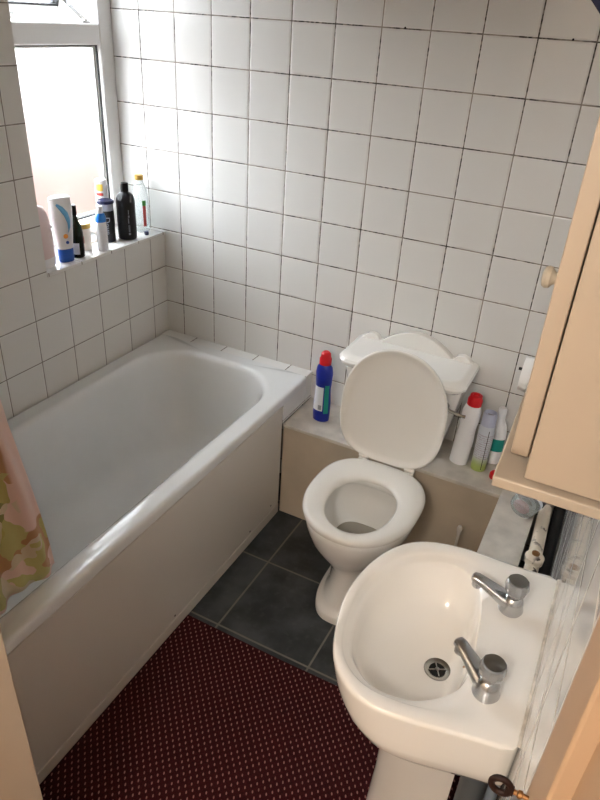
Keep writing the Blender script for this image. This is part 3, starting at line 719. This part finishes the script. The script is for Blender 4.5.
rings = [sc_out(.50, .662, .6), sc_out(.66, .668, .78), sc_out(.80, .680, .93), sc_out(.88, .699, .985), sc_out(.93, .718, 1.0), sc_out(.965, .739, 1.0), sc_out(.985, .762, 1.0), sc_out(.998, .785, 1.0), sc_out(1.0, .792, 1.0),
         sc_out(.996, .798), [V3(q.lerp(p, .22), .8005) for q, p in zip(o2, r2)],
         R2, [V3(q.lerp(p, .25), .7945) for q, p in zip(r2, i2)], [V3(q.lerp(p, .45), .7900) for q, p in zip(r2, i2)],
         [V3(q, .7870) for q in inn(1.0, 0)], inn(.975, .781), inn(.95, .772), inn(.90, .745), inn(.82, .715), inn(.70, .694), inn(.50, .6835), inn(.34, .680), dcirc(.026, .6785), dcirc(.022, .6770)]
obj('basin', MB().loft(rings, True, True), 'basin', ba, angle=70)
ped = lambda hw, x0, z: [Vector((x, y, z)) for x, y in [(1.655, -1.205+hw*t) for t in (-1, -.5, 0, .5, 1)] + [(1.655+(x0-1.655)*(.55*math.sin(a)**.8 if 0 else math.sin(a)), -1.205+hw*math.cos(a)) for a in [PI*k/20 for k in range(1, 20)]]]
obj('pedestal', MB().loft([ped(.105, 1.465, .0095), ped(.100, 1.468, .03), ped(.088, 1.476, .08), ped(.080, 1.485, .30), ped(.082, 1.485, .50), ped(.092, 1.472, .62), ped(.10, 1.462, .665)]), 'basin', ba, angle=50)
dr = obj('waste', MB().lathe([(.010,.6772), (.0245,.6772), (.0265,.680), (.025,.6825), (.020,.681), (.016,.6785)], (DR.x, DR.y, 0), 36, cap1=False), 'oldchrome', ba)
dh = MB()
dh.lathe([(.001,.6782), (.0165,.6782), (.0165,.6786), (.001,.6787)], (DR.x, DR.y, 0), 24)
obj('waste_hole', dh, 'darkhole', dr)
gr = MB()
for k in range(2):
    a = k*PI/2 + .5; dx, dy = math.cos(a)*.016, math.sin(a)*.016
    gr.tube([(DR.x-dx, DR.y-dy, .6795), (DR.x+dx, DR.y+dy, .6795)], .0016, 8)
gr.lathe([(.001,.678), (.0045,.678), (.0045,.6815), (.001,.682)], (DR.x, DR.y, 0), 16)
obj('waste_grid', gr, 'oldchrome', dr)
# sealant line against the wall
struct('trim_5', MB().tube([(1.7335, -1.386, .801), (1.7335, -1.2, .803), (1.7335, -.982, .803)], .003, 8), 'sealant')
def tap(x, y, yaw, label):
    t = thing('basin_tap', label, 'tap', (x, y, .7905), (0, 0, yaw), 'pair of basin taps')
    obj('body', MB().lathe([(.0225,0), (.0240,.002), (.0235,.006), (.0215,.012), (.0205,.022), (.0185,.030), (.014,.036), (.0105,.038)], (0,0,0), 32), 'chrome', t, local=True)
    def s_ring(xx, zc, hw, hh): return [Vector((xx, hw*math.copysign(abs(math.cos(2*PI*i/24))**.7, math.cos(2*PI*i/24)), zc + hh*math.copysign(abs(math.sin(2*PI*i/24))**.7, math.sin(2*PI*i/24)))) for i in range(24)]
    obj('spout', MB().loft([s_ring(.004, .017, .0190, .0130), s_ring(-.018, .022, .0180, .0130), s_ring(-.040, .031, .0150, .0110), s_ring(-.060, .039, .0125, .0095), s_ring(-.073, .043, .0118, .0085), s_ring(-.081, .0435, .0105, .0070), s_ring(-.0845, .043, .006, .004)]).lathe([(.0090, .024), (.0100, .026), (.0100, .040)], (-.072, 0, 0), 20), 'chrome', t, local=True)
    kn = obj('knob', MB().lathe([(.0105,.037), (.0155,.041), (.0205,.050), (.0228,.060), (.0225,.068), (.0208,.074), (.019,.0755), (.004,.076)], (0,0,0), 12), 'acrylic', t, local=True, angle=20)
    obj('cap_disc', MB().lathe([(.003,.0762), (.0175,.0762), (.018,.0770), (.003,.0773)], (0,0,0), 32), 'oldchrome', kn, local=True)
    return t
tap(1.662, -1.098, math.radians(-2), 'chrome tap with smoky knob at the far end of the basin')
tap(1.664, -1.308, math.radians(-33), 'chrome tap with smoky knob at the near end of the basin, nearest the drain')
ch = MB()
for k in range(6): ch.ball((1.618+.002*math.sin(k*2), -1.262-.001*k, .789-.0045*k+.014), .0022, 8)
tag(obj('plug_chain', ch, 'brass'), 'short bead chain hanging below the near tap spout', 'chain')
# pipes below the basin
wp = obj('waste_pipe', MB().tube([(1.690, -1.315, .40), (1.690, -1.315, .674)], .024, 24), 'greypipe', ba)
obj('collar', MB().lathe([(.027,.315), (.031,.32), (.031,.345), (.028,.35), (.031,.355), (.031,.385), (.027,.400)], (1.690, -1.315, 0), 28), 'creamring', wp)
obj('trap', MB().tube([(1.690, -1.315, .32), (1.690, -1.315, .27), (1.690, -1.28, .235), (1.688, -1.24, .225), (1.688, -1.205, .24), (1.688, -1.195, .28), (1.688, -1.19, .40)], .022, 20), 'greypipe', wp)
obj('supply_pipe', MB().tube([(1.722, -1.355, .01), (1.722, -1.355, .50), (1.722, -1.350, .66)], .0095, 16), 'bluepipe', ba)

# ------------------------------------------------------------------ wall cabinet
cb = thing('wall_cabinet', 'beige painted wall cabinet with ajar door and shelf board above the basin', 'cabinet', (1.68, -1.2, 1.33))
YN, YFa = -1.452, -1.02
ZT = 2.10
obj('carcass', MB().box(1.6345, XW, YN-.008, YN+.010, 1.332, ZT).box(1.638, XW, YFa-.018, YFa, 1.34, ZT).box(XW-.008, XW, YN+.018, YFa-.018, 1.34, ZT).box(1.638, XW-.008, YN+.018, YFa-.018, 1.34, 1.356).box(1.638, XW-.008, YN+.018, YFa-.018, ZT-.016, ZT), 'cream', cb, bevel=.0015)
dm = MB()
ch_ = [(YN+.003, 1.362), (YN+.006, 1.352), (YN+.012, 1.347), (YN+.030, 1.345), (YFa, 1.345), (YFa, ZT), (YN+.0, ZT), (YN+.0, 1.50), (YN+.002, 1.42), (YN+.0005, 1.375)]
dm.prism(ch_, 'x', 1.613, 1.6325)
dd = obj('door', dm, 'cream', cb, bevel=.0015)
kb = MB().lathe([(.011,0), (.012,.002), (.008,.007), (.0065,.012), (.0085,.018), (.0135,.022), (.0145,.027), (.012,.031), (.005,.033)], (1.613, -1.240, 1.494), 28, Matrix.Rotation(-PI/2, 4, 'Y'))
obj('knob', kb, 'knob', dd)
obj('shelf_board', MB().prism([(1.603, -1.468), (XW, -1.468), (XW, -.96), (1.588, -.96)], 'z', 1.314, 1.328), 'creamdark', cb, bevel=.002)
# navy cloth hanging from a hook on the cabinet door
def cloth_ring(x, z, hx, hy, k):
    out = []
    for i in range(40):
        a = 2*PI*i/40; f_ = 1+.10*math.sin(a*7+k)
        out.append((x+hx*f_*math.cos(a), -1.235+hy*f_*math.sin(a), z))
    return out
hc = thing('hanging_cloth', 'navy cloth at the top right corner in front of the cabinet', 'cloth', (1.58, -1.235, 1.78))
obj('cloth', MB().loft([cloth_ring(1.597, 1.776, .006, .03, 0), cloth_ring(1.590, 1.785, .018, .045, .2), cloth_ring(1.582, 1.800, .025, .05, .4), cloth_ring(1.580, 1.86, .028, .05, .8), cloth_ring(1.584, 1.94, .024, .04, 1.2), cloth_ring(1.590, 2.0, .015, .02, 1.6), cloth_ring(1.594, 2.02, .008, .01, 1.8)]), 'towel', hc, angle=80)
obj('hook', MB().tube([(1.613, -1.235, 2.0), (1.596, -1.235, 1.998), (1.586, -1.235, 2.008), (1.588, -1.235, 2.025)], .003, 10), 'chrome', hc)

# ------------------------------------------------------------------ door leaf on the right with key
dr_ = obj('door_1', MB().box(1.722, 1.762, -1.790, -1.700, .006, 2.00).box(1.722, 1.762, -2.46, -2.37, .006, 2.00).box(1.722, 1.762, -2.37, -1.79, .006, .22).box(1.722, 1.762, -2.37, -1.79, 1.90, 2.0).box(1.722, 1.762, -2.37, -1.79, .80, .92), 'doorpaint', bevel=.003, kind='structure')
obj('door_panel', MB().box(1.736, 1.750, -2.37, -1.79, .20, 1.92), 'doorpaint', dr_, smooth=False)

ky = thing('key', 'dark rusty key sticking out of the beige door edge', 'key', (1.722, -1.722, 1.186))
km = MB().tube([(1.728,-1.722,1.186), (1.706,-1.722,1.186)], .0024, 12).lathe([(.0024,0), (.0038,.001), (.0038,.004), (.0024,.005)], (1.717,-1.722,1.186), 16, Matrix.Rotation(-PI/2,4,'Y'))
obj('shank', km, 'brass', ky)
km = MB().tube([(1.698+.0085*math.cos(2*PI*k/20), -1.722, 1.186+.0095*math.sin(2*PI*k/20)) for k in range(21)], .0030, 10)
km.box(1.702,1.709,-1.7245,-1.7195,1.182,1.190)
obj('bow', km, 'rust', ky)

# ------------------------------------------------------------------ light
w = bpy.data.worlds.new('sky'); sc.world = w; w.use_nodes = True
bg = w.node_tree.nodes['Background']; bg.inputs[0].default_value = (.86, .93, 1.0, 1); bg.inputs[1].default_value = 10.0
h = N(w.node_tree); tcw = w.node_tree.nodes.new('ShaderNodeTexCoord'); spw = w.node_tree.nodes.new('ShaderNodeSeparateXYZ')
w.node_tree.links.new(tcw.outputs['Generated'], spw.inputs[0])
w.node_tree.links.new(h.mix(h.rng(spw.outputs['Z'], -.15, .15), (.10, .085, .075, 1), (.88, .94, 1.0, 1)), bg.inputs[0])
def area(name, loc, rot, sx, sy, power, col):
    l = bpy.data.lights.new(name, 'AREA'); l.shape = 'RECTANGLE'; l.size = sx; l.size_y = sy; l.energy = power; l.color = col
    o = bpy.data.objects.new(name, l); C.objects.link(o); o.location = loc; o.rotation_euler = rot; return o
lp = bpy.data.lights.new('landing_lamp', 'POINT'); lp.energy = 24; lp.color = (1, .97, .94); lp.shadow_soft_size = .12
lo_ = bpy.data.objects.new('landing_lamp', lp); C.objects.link(lo_); lo_.location = (1.38, -2.75, 2.2)

# ------------------------------------------------------------------ camera
cam = bpy.data.cameras.new('camera'); co = bpy.data.objects.new('camera', cam); C.objects.link(co)
R = Matrix(((0.8868, 0.4585, 0.0573), (0.2756, -0.4252, -0.8621), (-0.3709, 0.7803, -0.5035)))
mx = Matrix.Identity(4)
for i in range(3):
    mx[i][0] = R[0][i]; mx[i][1] = -R[1][i]; mx[i][2] = -R[2][i]
mx.translation = (1.66215, -2.11472, 1.76563)
co.matrix_world = mx
cam.sensor_fit = 'HORIZONTAL'; cam.sensor_width = 36; cam.lens = 36*658.27/600; cam.clip_start = .01
sc.camera = co
sc.view_settings.view_transform = 'Standard'; sc.view_settings.look = 'None'; sc.view_settings.gamma = 1; sc.view_settings.use_curve_mapping = False
sc.view_settings.exposure = 0.98
sc.cycles.use_denoising = True
sc.cycles.max_bounces = 12; sc.cycles.diffuse_bounces = 6; sc.cycles.transmission_bounces = 8; sc.cycles.caustics_refractive = True; sc.cycles.sample_clamp_indirect = 8
